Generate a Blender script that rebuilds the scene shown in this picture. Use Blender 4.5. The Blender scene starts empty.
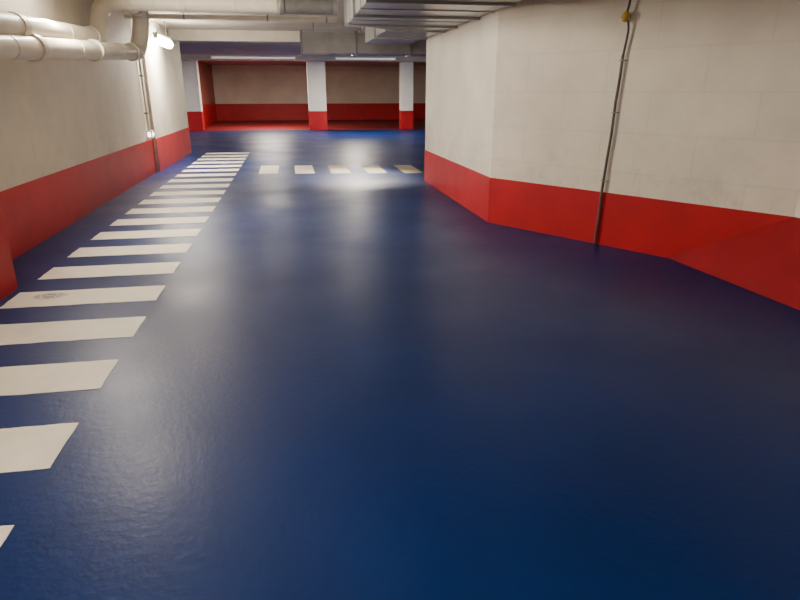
import bpy, bmesh, math, random
from mathutils import Vector, Matrix
random.seed(4)
S = bpy.context.scene
C = S.collection
PI = math.pi

# ------------------------------------------------------------------ helpers
def link(name, bm, m, parent=None, smooth=False):
    bmesh.ops.recalc_face_normals(bm, faces=bm.faces)
    me = bpy.data.meshes.new(name)
    bm.to_mesh(me); bm.free()
    if smooth:
        for p in me.polygons: p.use_smooth = True
        try: me.set_sharp_from_angle(angle=math.radians(40))
        except Exception: pass
    me.materials.append(m)
    o = bpy.data.objects.new(name, me)
    C.objects.link(o)
    if parent is not None: o.parent = parent
    return o

def tag(o, label=None, cat=None, group=None, kind=None):
    if label: o['label'] = label
    if cat: o['category'] = cat
    if group: o['group'] = group
    if kind: o['kind'] = kind
    return o

def thing(name, label, cat, loc=(0, 0, 0), rotz=0, group=None):
    o = bpy.data.objects.new(name, None); C.objects.link(o)
    o.location = loc; o.rotation_euler = (0, 0, rotz)
    o.empty_display_size = .1
    return tag(o, label, cat, group)

def box(bm, x0, x1, y0, y1, z0, z1, bev=0):
    r = bmesh.ops.create_cube(bm, size=1)
    vs = r['verts']
    for v in vs:
        v.co = Vector(((x0+x1)/2+v.co.x*(x1-x0), (y0+y1)/2+v.co.y*(y1-y0), (z0+z1)/2+v.co.z*(z1-z0)))
    if bev:
        es = list({e for v in vs for e in v.link_edges})
        bmesh.ops.bevel(bm, geom=es, offset=bev, segments=2, profile=.5, affect='EDGES')

def prism(bm, pts, z0, z1):
    a = [bm.verts.new((p[0], p[1], z0)) for p in pts]
    b = [bm.verts.new((p[0], p[1], z1)) for p in pts]
    n = len(pts)
    bm.faces.new(a); bm.faces.new(b)
    for i in range(n):
        bm.faces.new((a[i], a[(i+1) % n], b[(i+1) % n], b[i]))

def fillet(pts, r, n=7):
    pts = [Vector(p) for p in pts]
    out = [pts[0]]
    for i in range(1, len(pts)-1):
        p = pts[i]; a = (pts[i-1]-p); b = (pts[i+1]-p)
        d = min(r, a.length*.49, b.length*.49)
        a = p+a.normalized()*d; b = p+b.normalized()*d
        for k in range(n+1):
            t = k/n
            out.append(a*(1-t)**2+p*2*t*(1-t)+b*t*t)
    out.append(pts[-1])
    return out

def tube(bm, pts, rad, seg=16, cap=True):
    pts = [Vector(p) for p in pts]
    n = len(pts)
    rads = rad if isinstance(rad, (list, tuple)) else [rad]*n
    tang = []
    for i in range(n):
        a = pts[max(i-1, 0)]; b = pts[min(i+1, n-1)]
        tang.append((b-a).normalized())
    up = Vector((0, 0, 1)) if abs(tang[0].z) < .9 else Vector((1, 0, 0))
    nrm = tang[0].cross(up).normalized()
    rings = []
    for i in range(n):
        t = tang[i]
        nrm = (nrm-t*nrm.dot(t)).normalized()
        bn = t.cross(nrm)
        rings.append([bm.verts.new(pts[i]+(nrm*math.cos(2*PI*k/seg)+bn*math.sin(2*PI*k/seg))*rads[i]) for k in range(seg)])
    for i in range(n-1):
        for k in range(seg):
            bm.faces.new((rings[i][k], rings[i][(k+1) % seg], rings[i+1][(k+1) % seg], rings[i+1][k]))
    if cap:
        bm.faces.new(rings[0]); bm.faces.new(rings[-1])

def new_bm(): return bmesh.new()

# ------------------------------------------------------------------ materials
def nodes(name):
    m = bpy.data.materials.new(name); m.use_nodes = True
    nt = m.node_tree
    return m, nt, nt.nodes['Principled BSDF']

def N(nt, t, **kw):
    n = nt.nodes.new(t)
    for k, v in kw.items(): setattr(n, k, v)
    return n

def ramp(nt, src, stops):
    r = N(nt, 'ShaderNodeValToRGB')
    cr = r.color_ramp
    while len(cr.elements) < len(stops): cr.elements.new(.5)
    for e, (p, c) in zip(cr.elements, stops):
        e.position = p; e.color = (*c, 1) if len(c) == 3 else c
    nt.links.new(src, r.inputs[0])
    return r.outputs[0]

def noise(nt, scale, detail=4, rough=.55, stretch=None):
    g = N(nt, 'ShaderNodeNewGeometry'); src = g.outputs['Position']
    if stretch:
        mp = N(nt, 'ShaderNodeMapping'); mp.inputs['Scale'].default_value = stretch
        nt.links.new(src, mp.inputs[0]); src = mp.outputs[0]
    n = N(nt, 'ShaderNodeTexNoise')
    n.inputs['Scale'].default_value = scale
    n.inputs['Detail'].default_value = detail
    n.inputs['Roughness'].default_value = rough
    nt.links.new(src, n.inputs['Vector'])
    return n.outputs[0]

def bump(nt, bsdf, src, strength, dist=.01):
    b = N(nt, 'ShaderNodeBump')
    b.inputs['Strength'].default_value = strength
    b.inputs['Distance'].default_value = dist
    nt.links.new(src, b.inputs['Height'])
    nt.links.new(b.outputs[0], bsdf.inputs['Normal'])

def mixc(nt, fac, a, b, mode='MIX'):
    m = N(nt, 'ShaderNodeMix', data_type='RGBA', blend_type=mode)
    if isinstance(fac, (int, float)): m.inputs[0].default_value = fac
    else: nt.links.new(fac, m.inputs[0])
    for s, i in ((a, 6), (b, 7)):
        if isinstance(s, tuple): m.inputs[i].default_value = (*s, 1)
        else: nt.links.new(s, m.inputs[i])
    return m.outputs[2]

def paint(name, c, var=.12, rough=.5, scale=3, bumps=.15, metallic=0, spec=.5):
    m, nt, b = nodes(name)
    lo = tuple(x*(1-var) for x in c); hi = tuple(min(1, x*(1+var)) for x in c)
    col = ramp(nt, noise(nt, scale), [(.3, lo), (.7, hi)])
    nt.links.new(col, b.inputs['Base Color'])
    b.inputs['Roughness'].default_value = rough
    b.inputs['Metallic'].default_value = metallic
    b.inputs['Specular IOR Level'].default_value = spec
    if bumps: bump(nt, b, noise(nt, 60, 3), bumps, .004)
    return m

def blockwall(name, c, direction, joint=.35, scale=1.0):
    # painted concrete block: faint coursing under the paint, along a given direction
    m, nt, b = nodes(name)
    g = N(nt, 'ShaderNodeNewGeometry')
    d = N(nt, 'ShaderNodeVectorMath', operation='DOT_PRODUCT')
    d.inputs[1].default_value = (direction[0], direction[1], 0)
    nt.links.new(g.outputs['Position'], d.inputs[0])
    sp = N(nt, 'ShaderNodeSeparateXYZ'); nt.links.new(g.outputs['Position'], sp.inputs[0])
    cb = N(nt, 'ShaderNodeCombineXYZ')
    nt.links.new(d.outputs['Value'], cb.inputs[0]); nt.links.new(sp.outputs[2], cb.inputs[1])
    br = N(nt, 'ShaderNodeTexBrick')
    br.inputs['Scale'].default_value = 1
    br.inputs['Brick Width'].default_value = 1.0*scale
    br.inputs['Row Height'].default_value = .4*scale
    br.inputs['Mortar Size'].default_value = .012
    br.inputs['Mortar Smooth'].default_value = .6
    br.inputs['Color1'].default_value = (1, 1, 1, 1); br.inputs['Color2'].default_value = (.95, .95, .95, 1)
    br.inputs['Mortar'].default_value = (.80, .79, .77, 1)
    nt.links.new(cb.outputs[0], br.inputs['Vector'])
    lo = tuple(x*.84 for x in c)
    col = ramp(nt, noise(nt, 1.3, 6, .6), [(.32, lo), (.66, c)])
    col = mixc(nt, joint, col, mixc(nt, 1.0, col, br.outputs['Color'], 'MULTIPLY'))
    # scuffs just above the red band
    mr = N(nt, 'ShaderNodeMapRange')
    mr.inputs[1].default_value = 1.5; mr.inputs[2].default_value = .55
    nt.links.new(sp.outputs[2], mr.inputs[0])
    sc = ramp(nt, noise(nt, 5, 6, .7), [(.52, (0, 0, 0)), (.75, (.4, .4, .4))])
    mm = N(nt, 'ShaderNodeMath', operation='MULTIPLY')
    nt.links.new(mr.outputs[0], mm.inputs[0]); nt.links.new(sc, mm.inputs[1])
    col = mixc(nt, mm.outputs[0], col, (.33, .29, .25))
    nt.links.new(col, b.inputs['Base Color'])
    b.inputs['Roughness'].default_value = .65
    bump(nt, b, noise(nt, 45, 4), .2, .004)
    return m

def epoxy(name, lo, hi, rlo, rhi, spec=.30):
    m, nt, b = nodes(name)
    col = ramp(nt, noise(nt, .8, 4, .55), [(.25, lo), (.75, hi)])
    nt.links.new(col, b.inputs['Base Color'])
    r = ramp(nt, noise(nt, .9, 4, .55), [(.3, (rlo,)*3), (.7, (rhi,)*3)])
    nt.links.new(r, b.inputs['Roughness'])
    b.inputs['Specular IOR Level'].default_value = spec
    bump(nt, b, noise(nt, 26, 4, .6), .28, .006)
    return m

def emit(name, c, s):
    m, nt, b = nodes(name)
    b.inputs['Base Color'].default_value = (*c, 1)
    b.inputs['Emission Color'].default_value = (*c, 1)
    # slight banding along the tube so it is a procedural surface
    v = ramp(nt, noise(nt, 3, 2), [(.3, (.92,)*3), (.7, (1,)*3)])
    mu = N(nt, 'ShaderNodeMath', operation='MULTIPLY'); mu.inputs[1].default_value = s
    nt.links.new(v, mu.inputs[0]); nt.links.new(mu.outputs[0], b.inputs['Emission Strength'])
    return m

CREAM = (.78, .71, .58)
M = {}
M['floor'] = epoxy('blue_epoxy', (.0016, .016, .095), (.0032, .025, .140), .33, .45, .19)
M['redfloor'] = epoxy('red_epoxy', (.12, .005, .007), (.16, .007, .009), .45, .6)
M['red'] = paint('red_gloss_paint', (.45, .009, .017), .14, .48, 2.2, .12, 0, .35)
M['redfillet'] = paint('red_shaded_paint', (.30, .006, .012), .14, .55, 2.2, .12, 0, .22)  # band red darkened: shade painted in so the sloped fillet matches the wall
M['redwall'] = paint('dark_red_wall_paint', (.34, .11, .085), .14, .6, 2.2, .12, 0, .25)
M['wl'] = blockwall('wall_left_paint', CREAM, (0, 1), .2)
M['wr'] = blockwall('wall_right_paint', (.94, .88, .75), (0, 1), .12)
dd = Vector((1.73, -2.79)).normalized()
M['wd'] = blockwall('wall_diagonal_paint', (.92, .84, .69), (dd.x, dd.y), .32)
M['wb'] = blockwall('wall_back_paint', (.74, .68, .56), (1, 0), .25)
M['ceil'] = paint('ceiling_concrete', (.56, .51, .43), .12, .8, 1.5, .2)
M['beam'] = paint('beam_paint', (.64, .59, .50), .08, .7, 2, .12)
M['pvc'] = paint('cream_pipe_plastic', (.80, .74, .61), .06, .4, 4, .03)
M['pvcband'] = paint('pipe_collar_plastic', (.72, .66, .54), .06, .42, 4, .03)
M['steel'] = paint('galvanised_steel', (.47, .47, .46), .12, .32, 4, .02, .6)
M['flange'] = paint('galvanised_flange', (.30, .30, .29), .1, .45, 9, .03, .5)
M['sleeve'] = paint('grey_sleeve_rubber', (.17, .165, .158), .15, .55, 8, .05)
M['darkrub'] = paint('dark_rubber', (.07, .068, .066), .2, .6, 8, .05)
M['greycable'] = paint('grey_sleeve', (.10, .085, .07), .25, .55, 9, .1)
M['brass'] = paint('yellow_connector', (.55, .40, .06), .12, .4, 12, .05)
M['whiteplastic'] = paint('white_plastic', (.80, .78, .73), .05, .4, 5, .02)
M['white'] = paint('column_white', (.94, .92, .86), .04, .6, 2, .1)
M['tube'] = emit('lit_diffuser', (1, .93, .82), 60)
M['brighttube'] = emit('bright_lit_diffuser', (1, .92, .80), 120)
M['dimtube'] = emit('lit_strip_diffuser', (1, .95, .86), .4)
M['glow'] = emit('lit_indicator', (1, .95, .85), 6)

def stripe_mat(name, stain=None, yellow=False):
    m, nt, b = nodes(name)
    hi = (.93, .86, .69) if not yellow else (.46, .38, .22)
    lo = tuple(x*.88 for x in hi)
    col = ramp(nt, noise(nt, 4, 7, .65), [(.3, lo), (.62, hi)])
    w0 = .66 if not yellow else .48
    wear = ramp(nt, noise(nt, 13, 8, .7), [(w0, (0, 0, 0)), (.84, (.5, .5, .5))])
    col = mixc(nt, wear, col, (.16, .16, .18))
    if stain:
        g = N(nt, 'ShaderNodeTexCoord')
        mp = N(nt, 'ShaderNodeMapping')
        k = (6.5, 11)
        mp.inputs['Location'].default_value = (-stain[0]*k[0], -stain[1]*k[1], 0)
        mp.inputs['Scale'].default_value = (k[0], k[1], 1)
        nt.links.new(g.outputs['Object'], mp.inputs[0])
        gr = N(nt, 'ShaderNodeTexGradient', gradient_type='SPHERICAL')
        nt.links.new(mp.outputs[0], gr.inputs[0])
        st = N(nt, 'ShaderNodeMath', operation='MULTIPLY')
        blot = ramp(nt, noise(nt, 24, 5, .65), [(.38, (.15, .15, .15)), (.56, (.9, .9, .9))])
        sharp = ramp(nt, gr.outputs['Fac'], [(.0, (0, 0, 0)), (.4, (1, 1, 1))])
        nt.links.new(sharp, st.inputs[0]); nt.links.new(blot, st.inputs[1])
        col = mixc(nt, st.outputs[0], col, (.20, .16, .13))
    nt.links.new(col, b.inputs['Base Color'])
    b.inputs['Roughness'].default_value = .55
    bump(nt, b, noise(nt, 50, 4), .15, .003)
    return m
M['stripe'] = stripe_mat('white_road_paint')
M['stripe_stained'] = stripe_mat('white_road_paint_stained', (-.30, .06))
M['bar'] = stripe_mat('worn_road_paint')
M['bar_yellow'] = stripe_mat('yellowed_road_paint', None, True)

# ------------------------------------------------------------------ the shell
H = 3.05
def struct(name, bm, m, **k):
    return tag(link(name, bm, m, **k), kind='structure')

bm = new_bm(); box(bm, -10.2, 14.2, -6.2, 28.0, -.2, 0); struct('floor', bm, M['floor'])
bm = new_bm(); box(bm, -10.2, 14.2, 28.0, 38.2, -.2, 0); struct('floor_red', bm, M['redfloor'])
bm = new_bm(); box(bm, -10.2, 14.2, -6.2, 38.2, H, H+.2); struct('ceiling', bm, M['ceil'])

def wall(name, pts, m): bm = new_bm(); prism(bm, pts, 0, H); return struct(name, bm, m)
def rect(x0, x1, y0, y1): return [(x0, y0), (x1, y0), (x1, y1), (x0, y1)]
wall('wall_left', rect(-3.1, -2.84, 5.43, 13.62), M['wl'])
wall('wall_left_pier', rect(-3.1, -2.40, -6, 5.43), M['wl'])
wall('wall_left_far', rect(-3.1, -2.78, 13.62, 18.1), M['wl'])
wall('wall_left_recess', rect(-10, -3.1, 17.9, 18.1), M['wl'])
wall('wall_left_outer', rect(-10.2, -10, 17.9, 30.2), M['wl'])
wall('wall_left_return', rect(-10, -4.45, 30, 30.2), M['wb'])
wall('wall_left_rear', rect(-4.45, -4.2, 30, 38), M['redwall'])
wall('wall_back', rect(-4.45, 14.2, 38, 38.2), M['wb'])
wall('wall_far_right', rect(14, 14.2, 11.3, 38), M['wl'])
CX, CY = 4.27, 4.487
wall('wall_right', [(2.47, 11.3), (2.47, 7.39), (2.75, 7.47), (2.75, 11.1)], M['wr'])
wall('wall_right_diagonal', [(2.47, 7.39), (CX, CY), (CX+.3, CY+.1), (2.75, 7.47)], M['wd'])
wall('wall_right_near', [(CX, CY), (CX, -6), (CX+.3, -6), (CX+.3, CY+.1)], M['wr'])
wall('wall_right_rear', [(2.47, 11.3), (2.75, 11.1), (14.2, 11.1), (14.2, 11.3)], M['wl'])
wall('wall_front', rect(-3.1, CX+.3, -6.2, -6), M['wl'])

def band(name, a, b, h, m=None, t=.008):
    # painted band on the wall face from a to b, the room on the left of a->b
    a = Vector(a); b = Vector(b); d = (b-a).normalized(); n = Vector((-d.y, d.x))*t
    bm = new_bm(); prism(bm, [a, b, b+n, a+n], 0, h); return struct(name, bm, m or M['red'])
HL = .675; HR = .575
band('baseboard_left', (-2.84, 13.62), (-2.84, 5.43), HL)
band('baseboard_left_pier', (-2.40, 5.43), (-2.40, -6), HL)
band('baseboard_left_pier_end', (-2.84, 5.43), (-2.40, 5.43), HL)
band('baseboard_left_far', (-2.78, 18.1), (-2.78, 13.62), HL)
band('baseboard_left_recess', (-10, 18.1), (-2.78, 18.1), HL)
band('baseboard_left_return', (-4.2, 30), (-10, 30), 1.0)
band('baseboard_left_rear', (-4.2, 38), (-4.2, 30), 1.0)
band('baseboard_back', (14, 38), (-4.2, 38), .95)
band('baseboard_right', (2.47, 7.39), (2.47, 11.3), HR)
band('baseboard_right_diagonal', (CX, CY), (2.47, 7.39), HR)
band('baseboard_right_near', (CX, -6), (CX, CY), HR)
band('baseboard_right_rear', (2.47, 11.3), (14, 11.3), HR)

# red concrete fillet at the foot of the near right wall
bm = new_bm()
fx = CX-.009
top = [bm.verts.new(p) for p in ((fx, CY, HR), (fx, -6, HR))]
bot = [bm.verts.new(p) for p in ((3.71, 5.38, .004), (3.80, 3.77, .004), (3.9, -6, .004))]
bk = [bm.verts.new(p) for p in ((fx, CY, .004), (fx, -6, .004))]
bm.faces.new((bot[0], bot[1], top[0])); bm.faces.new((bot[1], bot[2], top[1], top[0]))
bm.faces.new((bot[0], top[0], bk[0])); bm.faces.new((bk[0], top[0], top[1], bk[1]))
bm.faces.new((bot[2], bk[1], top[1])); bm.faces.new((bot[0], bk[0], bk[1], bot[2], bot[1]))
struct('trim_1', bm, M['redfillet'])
# concrete beams under the ceiling
bm = new_bm(); box(bm, -2.78, 14, 16.7, 17.2, 2.80, H, .01); struct('trim_2', bm, M['beam'])
bm = new_bm(); box(bm, -10, 14, 27.3, 27.9, 2.84, H, .01); struct('trim_3', bm, M['beam'])

# ------------------------------------------------------------------ floor markings
ordw = ['nearest', 'second', 'third', 'fourth', 'fifth', 'sixth', 'seventh', 'eighth', 'ninth', 'tenth', 'eleventh']
def stripe_mesh(name, w, d, m, seed):
    rnd = random.Random(seed)
    bm = new_bm()
    pts = []
    def edge(a, b, n):
        for k in range(n):
            t = k/n
            pts.append((a[0]+(b[0]-a[0])*t+rnd.uniform(-.004, .004), a[1]+(b[1]-a[1])*t+rnd.uniform(-.004, .004)))
    c = [(-w/2, -d/2), (w/2, -d/2), (w/2, d/2), (-w/2, d/2)]
    edge(c[0], c[1], 14); edge(c[1], c[2], 5); edge(c[2], c[3], 14); edge(c[3], c[0], 5)
    prism(bm, pts, .0005, .0035)
    return link(name, bm, m)
NS = 21
first = stripe_mesh('walkway_stripe', 1.17, .40, M['stripe'], 1)
for i in range(NS):
    o = first if i == 0 else first.copy()
    if i: C.objects.link(o)
    if i == 4:
        o.data = first.data.copy(); o.data.materials.clear(); o.data.materials.append(M['stripe_stained'])
    o.location = (-1.735, 2.94-.78+.78*i-.20, 0)
    if i == 0: lab = 'white painted walkway stripe nearest the camera, only its corner in the frame'
    elif i == 4: lab = 'white walkway stripe with a dark smudge at its left end, fifth from the camera'
    elif i < 11: lab = 'white painted walkway stripe on blue floor, %s from the camera' % ordw[i]
    elif i == NS-1: lab = 'white painted walkway stripe farthest from the camera, last of the row'
    else: lab = 'white painted walkway stripe on blue floor, %s from the far end' % ordw[NS-1-i]
    tag(o, lab, 'floor stripe', 'white walkway stripes along the left wall')

barb = stripe_mesh('crossing_bar', .40, 1.45, M['bar'], 3)
labs = ['worn white crossing bar nearest the long row of walkway stripes, leftmost of five',
        'worn white crossing bar, second from the walkway stripes',
        'worn yellowish crossing bar in the middle of the row of five',
        'worn yellowish crossing bar, second from the corner of the right wall',
        'worn yellowish crossing bar at the corner of the right wall, rightmost of five']
for i in range(5):
    o = barb if i == 0 else barb.copy()
    if i: C.objects.link(o)
    if i == 2:
        ydata = barb.data.copy(); ydata.materials.clear(); ydata.materials.append(M['bar_yellow'])
    if i >= 2: o.data = ydata
    o.location = (-.50+.75*i, 13.62-.11*i, 0)
    tag(o, labs[i], 'floor stripe', 'short bars of the crossing across the lane')

# ------------------------------------------------------------------ columns at the back
def column(x, y, w, label, hred=.80):
    t = thing('concrete_column', label, 'column', (x, y, 0), 0, 'columns in front of the back wall')
    bm = new_bm(); box(bm, -w/2, w/2, -.25, .25, hred, H-.002, .015); link('shaft', bm, M['white'], t)
    bm = new_bm(); box(bm, -w/2-.01, w/2+.01, -.26, .26, .001, hred, .015); link('painted_base', bm, M['red'], t)
column(1.25, 28.15, .78, 'square white column with red base, in the middle of the back hall')
column(5.25, 28.15, .55, 'narrow white column with red base, beside the right wall corner')
column(-4.05, 28.5, .62, 'pale column with red base, just past the end of the left wall')

# ------------------------------------------------------------------ pipes on the left
def collar(pts, r, parent, name='collar', m=None):
    bm = new_bm(); tube(bm, pts, r, 20); return link(name, bm, m or M['pvcband'], parent, smooth=True)
def along(a, b, t, ln):
    a = Vector(a); b = Vector(b); d = (b-a).normalized(); p = a.lerp(b, t)
    return [p-d*ln/2, p+d*ln/2]
def elbow(a, p, b, r, rad, parent):
    # slightly thicker bend fitting around a corner p between a and b
    pts = fillet([a, p, b], rad, 12)[1:-1]
    d0 = (Vector(a)-Vector(p)).normalized(); d1 = (Vector(b)-Vector(p)).normalized()
    pts = [pts[0]+d0*.07]+pts+[pts[-1]+d1*.07]
    bm = new_bm(); tube(bm, pts, r, 24); return link('elbow', bm, M['pvc'], parent, smooth=True)

R1 = .112
def bracket(A, B, q, t):
    p = Vector(A).lerp(Vector(B), q)
    bm = new_bm(); tube(bm, along(A, B, q, .03), R1+.006, 20); box(bm, -2.838, p.x-.06, p.y-.015, p.y+.015, p.z-.015, p.z+.015)
    link('bracket', bm, M['pvcband'], t)
ZC = 2.83
t = thing('drain_pipe', 'upper cream drain pipe on left wall turning across under the ceiling', 'pipe', (0, 0, 0), 0, 'cream pipes at the top left')
A, B, Cc, D = (-2.6, 5.45, 2.15), (-2.6, 9.9, 2.33), (-2.6, 10.15, ZC), (-.05, 10.15, ZC)
bm = new_bm(); tube(bm, fillet([A, B, Cc, D], .26, 12), R1, 24); link('pipe', bm, M['pvc'], t, smooth=True)
elbow(A, B, Cc, R1+.012, .26, t); elbow(B, Cc, D, R1+.012, .26, t)
collar(along(A, B, .35, .14), R1+.014, t); collar(along(A, B, .91, .09), R1+.022, t)
for q in (.16, .45, .97): collar(along(Cc, D, q, .09), R1+.016, t)
for q in (.2, .66): bracket(A, B, q, t)
def ceil_hanger(a, b, q, t):
    p = Vector(a).lerp(Vector(b), q)
    bm = new_bm(); tube(bm, along(a, b, q, .03), R1+.006, 20); box(bm, p.x-.008, p.x+.008, p.y-.008, p.y+.008, p.z+R1-.01, H-.001)
    link('hanger', bm, M['pvcband'], t)
for q in (.3, .75): ceil_hanger(Cc, D, q, t)
# grey rubber sleeve joint between the pipe and the duct, part of this pipe
pp = []; rr = []
for k in range(25):
    pp.append((-.04+.035*k, 10.15, ZC)); rr.append(.112+(.006 if k % 2 else 0))
bm = new_bm(); tube(bm, pp, rr, 18); o = link('sleeve', bm, M['sleeve'], t, smooth=True); o['label'] = 'grey ribbed rubber sleeve'
for x in (-.02, .78): collar([(x-.03, 10.15, ZC), (x+.03, 10.15, ZC)], .130, t, 'clamp', M['flange'])

t = thing('drain_pipe', 'lower cream drain pipe on left wall rising at an elbow beside the lamp', 'pipe', (0, 0, 0), 0, 'cream pipes at the top left')
A, B, Cc, D = (-2.6, 5.45, 1.94), (-2.34, 11.1, 2.21), (-2.24, 11.2, ZC+.02), (-2.24, 10.30, ZC)
bm = new_bm(); tube(bm, fillet([A, B, Cc, D], .31, 12), R1, 24); link('pipe', bm, M['pvc'], t, smooth=True)
elbow(A, B, Cc, R1+.016, .31, t); elbow(B, Cc, D, R1+.012, .31, t)
for q in (.3, .62, .92): collar(along(A, B, q, .10), R1+.024, t)
for q in (.2, .5, .8): bracket(A, B, q, t)
ceil_hanger(Cc, D, .62, t)

# second, slimmer pipe across the ceiling
t = thing('sprinkler_pipe', 'slim pale pipe running across under the ceiling behind the drain pipe', 'pipe', (0, 0, 0))
bm = new_bm(); tube(bm, [(-2.83, 12.6, 2.90), (1.0, 12.6, 2.90)], .045, 14); link('pipe', bm, M['pvc'], t, smooth=True)
for x in (-1.8, -.3, .8):
    bm = new_bm(); tube(bm, [(x-.015, 12.6, 2.9), (x+.015, 12.6, 2.9)], .055, 14); box(bm, x-.008, x+.008, 12.592, 12.608, 2.94, H-.001); link('hanger', bm, M['flange'], t)

# ------------------------------------------------------------------ ducts
def duct_box(parent, name, x0, x1, y0, y1, z0, z1):
    bm = new_bm(); box(bm, x0, x1, y0, y1, z0, z1, .012)
    return link(name, bm, M['steel'], parent)
t = thing('ventilation_duct', 'wide galvanised ventilation duct along the top of the right wall', 'duct', (0, 0, 0))
duct_box(t, 'duct_body', .87, 2.455, -2, 9.2, 2.5, 2.93)
bm = new_bm(); prism(bm, [(.87, 9.2), (2.46, 9.2), (2.46, 9.9), (1.55, 9.9)], 2.5, 2.93); link('taper', bm, M['steel'], t)
duct_box(t, 'duct_branch', 1.55, 2.455, 9.9, 12.7, 2.5, 2.90)
for y in (2.0, 4.4, 6.8, 8.1, 9.2):
    bm = new_bm(); box(bm, .84, 2.463, y-.02, y+.02, 2.47, 2.96); link('flange', bm, M['flange'], t)
for y in (7.5, 8.65):
    bm = new_bm(); box(bm, .86, 2.46, y-.008, y+.008, 2.488, 2.94); link('seam', bm, M['steel'], t)
for y in (9.9, 11.2):
    bm = new_bm(); box(bm, 1.52, 2.463, y-.02, y+.02, 2.47, 2.93); link('flange', bm, M['flange'], t)
for y in (5.6, 8.4, 10.6):
    for x in (1.0 if y < 9.5 else 1.6, 2.40):
        bm = new_bm(); box(bm, x-.006, x+.006, y-.006, y+.006, 2.9, H-.001); link('hanger', bm, M['flange'], t)

t = thing('ventilation_duct', 'rectangular silver duct crossing the lane ahead below the beam', 'duct', (0, 0, 0))
duct_box(t, 'duct_body', .32, 8, 13.9, 14.5, 2.38, 2.80)
for x in (.34, 1.5, 2.7, 3.9):
    bm = new_bm(); box(bm, x-.02, x+.02, 13.87, 14.53, 2.35, 2.83); link('flange', bm, M['flange'], t)
for x in (.92, 2.1, 3.3):
    # stiffening folds on the sheet metal
    bm = new_bm(); box(bm, x-.008, x+.008, 13.885, 14.515, 2.365, 2.815); link('seam', bm, M['steel'], t)
for x in (.6, 2.2):
    bm = new_bm(); box(bm, x-.006, x+.006, 13.95, 13.962, 2.78, H-.001); link('hanger', bm, M['flange'], t)

# ------------------------------------------------------------------ cable on the diagonal wall
nrm = Vector((-dd.y, dd.x)); nrm = nrm if nrm.x < 0 else -nrm
nv = Vector((nrm.x, nrm.y, 0)); dv = Vector((dd.x, dd.y, 0))
base = Vector((2.47, 7.39, 0)); base = base + dv*((Vector((3.305, 6.07, 0))-base).dot(dv))
def wp(s, z, off): return base + dv*s + nv*off + Vector((0, 0, z))
t = thing('wall_cable', 'dark cable running down the white diagonal wall to the floor', 'cable', base)
def loc(p): return p-base
bm = new_bm(); tube(bm, [loc(wp(*q)) for q in ((.0, .003, .03), (.012, .3, .03), (.018, .6, .03), (.035, .9, .028), (.055, 1.2, .028), (.062, 1.5, .028), (.08, 1.75, .028), (.085, 1.95, .028))], .014, 12)
link('sleeve', bm, M['greycable'], t, smooth=True)
pts = [(.085, 1.93, .028), (.105, 2.08, .03), (.12, 2.2, .035), (.09, 2.30, .05)]
bm = new_bm(); tube(bm, fillet([loc(wp(*q)) for q in pts], .05), .011, 10); link('cord', bm, M['darkrub'], t, smooth=True)
bm = new_bm(); tube(bm, fillet([loc(wp(*q)) for q in ((.09, 2.34, .05), (.11, 2.43, .05), (.08, 2.62, .03), (.08, 3.04, .03))], .05), .011, 10); link('cord', bm, M['darkrub'], t, smooth=True)
a, b = loc(wp(.065, 2.25, .05)), loc(wp(.095, 2.34, .05))
bm = new_bm(); tube(bm, [a, a.lerp(b, .25), a.lerp(b, .26), a.lerp(b, .75), b], [.02, .024, .042, .042, .022], 14); 
o = link('connector', bm, M['brass'], t, smooth=True); o['label'] = 'yellow connector'
for z, s in ((.7, .022), (1.4, .06), (1.9, .084)):
    p0, p1 = loc(wp(s-.04, z, .004)), loc(wp(s+.04, z, .004))
    bm = new_bm(); tube(bm, [p0, loc(wp(s-.02, z, .045)), loc(wp(s+.02, z, .045)), p1], .005, 8); link('clip', bm, M['flange'], t, smooth=True)

# ------------------------------------------------------------------ conduit and box on the left wall
t = thing('wall_conduit', 'thin pale conduit running down the left wall from the lower pipe', 'conduit', (-2.80, 13.2, 0))
bm = new_bm(); tube(bm, [(0, 0, .86), (0, -.02, 2.2), (.02, -.1, H-.001)], .022, 12); link('tube', bm, M['pvc'], t, smooth=True)
for z in (1.2, 1.9):
    bm = new_bm(); box(bm, -.04, .03, -.04, .02, z-.015, z+.015); link('clip', bm, M['flange'], t)
t = thing('indicator_light', 'small bright white light box at the foot of the thin conduit', 'light', (-2.78, 13.2, .72))
bm = new_bm(); box(bm, -.055, .05, -.09, .09, 0, .15, .012); link('body', bm, M['whiteplastic'], t)
bm = new_bm(); box(bm, .05, .065, -.05, .05, .04, .11, .005)
box(bm, -.03, .03, -.102, -.088, .03, .12, .004); link('lens', bm, M['glow'], t)

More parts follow.
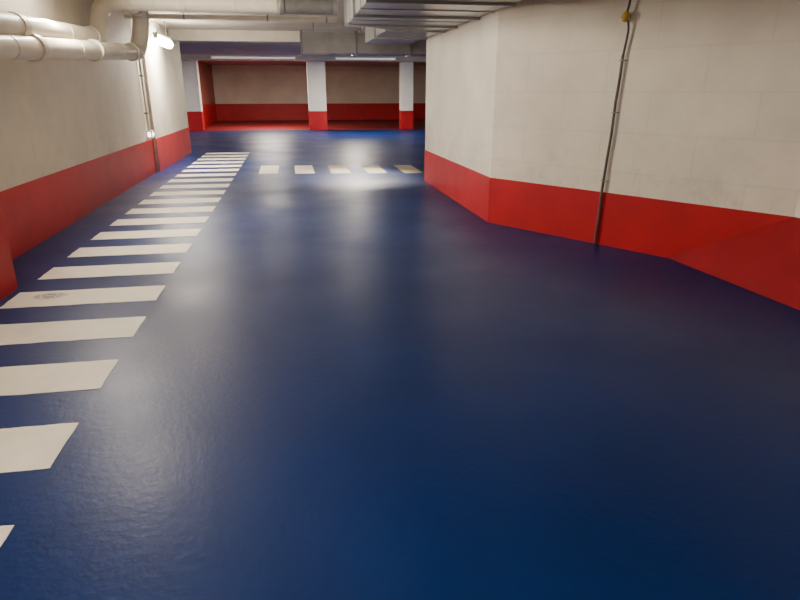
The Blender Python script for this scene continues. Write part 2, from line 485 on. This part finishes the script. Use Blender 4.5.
# ------------------------------------------------------------------ lamps
WARM = (1, .89, .74)
def lamp(label, x, y, z, face, power, ln=1.2, group='batten lamps', rot=0, r=.032, mat='tube'):
    # batten along its local y; face = direction its diffuser looks to
    t = thing('batten_lamp', label, 'lamp', (x, y, z), rot, group)
    bm = new_bm(); box(bm, -.05, .05, -ln/2, ln/2, .02, .07, .008); link('housing', bm, M['whiteplastic'], t)
    bm = new_bm(); tube(bm, [(0, -ln/2+.04, .02-r), (0, ln/2-.04, .02-r)], r, 14); link('diffuser', bm, M[mat], t, smooth=True)
    for s in (-1, 1):
        bm = new_bm(); box(bm, -.045, .045, s*(ln/2-.02)-.02, s*(ln/2-.02)+.02, -.05, .03, .006); link('end_cap', bm, M['pvcband'], t)
    if face[0] and x < 0:   # wall bracket
        wx = -2.40 if y < 5.4 else (-2.84 if y < 13.6 else -2.78)
        bm = new_bm(); box(bm, wx+.002-x, -.04, -.06, .06, .03, .06); link('bracket', bm, M['flange'], t)
    for s in (-ln/3, ln/3):
        bm = new_bm(); box(bm, -.006, .006, s-.006, s+.006, .06, H-z-.001); link('hanger', bm, M['flange'], t)
    if power:
        l = bpy.data.lights.new('lamp_light', 'AREA'); l.shape = 'RECTANGLE'; l.size = .10; l.size_y = ln*.9
        l.energy = power; l.color = WARM
        lo = bpy.data.objects.new('lamp_light', l); C.objects.link(lo); lo.parent = t
        lo.location = Vector(face)*.10
        lo.rotation_euler = Vector(face).to_track_quat('-Z', 'Y').to_euler()
    return t
lamp('lit batten lamp on the left wall beside the pipe elbow', -2.54, 14.4, 2.66, (-.15, 0, -1), 230, 1.5, 'batten lamps', 0, .085, 'brighttube')
lamp('lit batten lamp high on the left wall above the pipes', -2.45, 7.8, 2.92, (1, 0, -.45), 290)
lamp('lit batten lamp on the left pier behind the camera', -2.2, -1.5, 2.85, (1, 0, -.5), 160)
lamp('lit batten lamp under the ceiling just ahead of the camera', -1.0, 2.2, 2.95, (0, 0, -1), 35)
lamp('lit batten lamp behind the ceiling beam over the lane', 1.4, 19.6, 2.90, (0, 0, -1), 10, 1.2, 'batten lamps', 0, .05, 'brighttube')
lamp('added unseen batten lamp tucked behind the beam at its left end', -1.1, 17.5, 2.965, (0, 0, -.4), 15, 1.2, 'batten lamps', PI/2, .035)  # added out of sight to warm the ceiling beyond the beam
lamp('lit batten lamp in front of the middle and right columns', 2.5, 24.2, 2.97, (0, 0, -1), 360, 1.2)
lamp('long pale strip light on the far ceiling left of the middle column', -1.3, 27.0, 2.93, (0, 0, -1), 0, 3.4, 'long strip lights on the far ceiling', PI/2, .035, 'dimtube')
lamp('long pale strip light on the far ceiling right of the middle column', 3.3, 27.0, 2.93, (0, 0, -1), 0, 2.6, 'long strip lights on the far ceiling', PI/2, .035, 'dimtube')
lamp('lit batten lamp over the left bay of the back hall', -.9, 29.8, 2.98, (0, 0, -1), 480, 1.2, 'batten lamps', PI/2)
lamp('lit batten lamp over the left recess', -7, 24, 2.92, (0, 0, -1), 260)
lamp('lit batten lamp over the right part of the back hall', 9, 20, 2.92, (0, 0, -1), 25)

# a spotlight behind the crossing duct, unseen, added to make the light pool on the crossing
sx, sy, sz = 1.75, 15.2, 2.86
t = thing('helper_spotlight', 'unseen added spotlight behind the silver duct aimed at the crossing bars', 'lamp', (sx, sy, sz))
aim = (Vector((1.25, 12.1, 0))-Vector((sx, sy, sz))).normalized()
bm = new_bm(); tube(bm, [-aim*.10, -aim*.09, aim*.05, aim*.08], [.03, .05, .06, .07], 16, False); link('housing', bm, M['whiteplastic'], t, smooth=True)
bm = new_bm(); tube(bm, [aim*.03, aim*.04], .05, 16); link('lens', bm, M['tube'], t, smooth=True)
bm = new_bm(); tube(bm, [(0, 0, .03), (0, 0, H-sz-.001)], .012, 10); link('stem', bm, M['flange'], t, smooth=True)
l = bpy.data.lights.new('lamp_light', 'SPOT'); l.energy = 2800; l.color = WARM; l.spot_size = math.radians(44); l.spot_blend = 1; l.shadow_soft_size = .05
lo = bpy.data.objects.new('lamp_light', l); C.objects.link(lo); lo.parent = t
lo.location = aim*.12; lo.rotation_euler = aim.to_track_quat('-Z', 'Y').to_euler()

w = bpy.data.worlds.new('world'); S.world = w; w.use_nodes = True
w.node_tree.nodes['Background'].inputs[0].default_value = (.5, .45, .4, 1)
w.node_tree.nodes['Background'].inputs[1].default_value = .05

# ------------------------------------------------------------------ camera
cd = bpy.data.cameras.new('camera'); cam = bpy.data.objects.new('camera', cd); C.objects.link(cam)
cam.location = (0, 0, 1.6); cam.rotation_euler = (math.radians(90-19.12), 0, math.radians(-10))
cd.sensor_width = 36; cd.lens = 27; cd.clip_start = .05
S.camera = cam
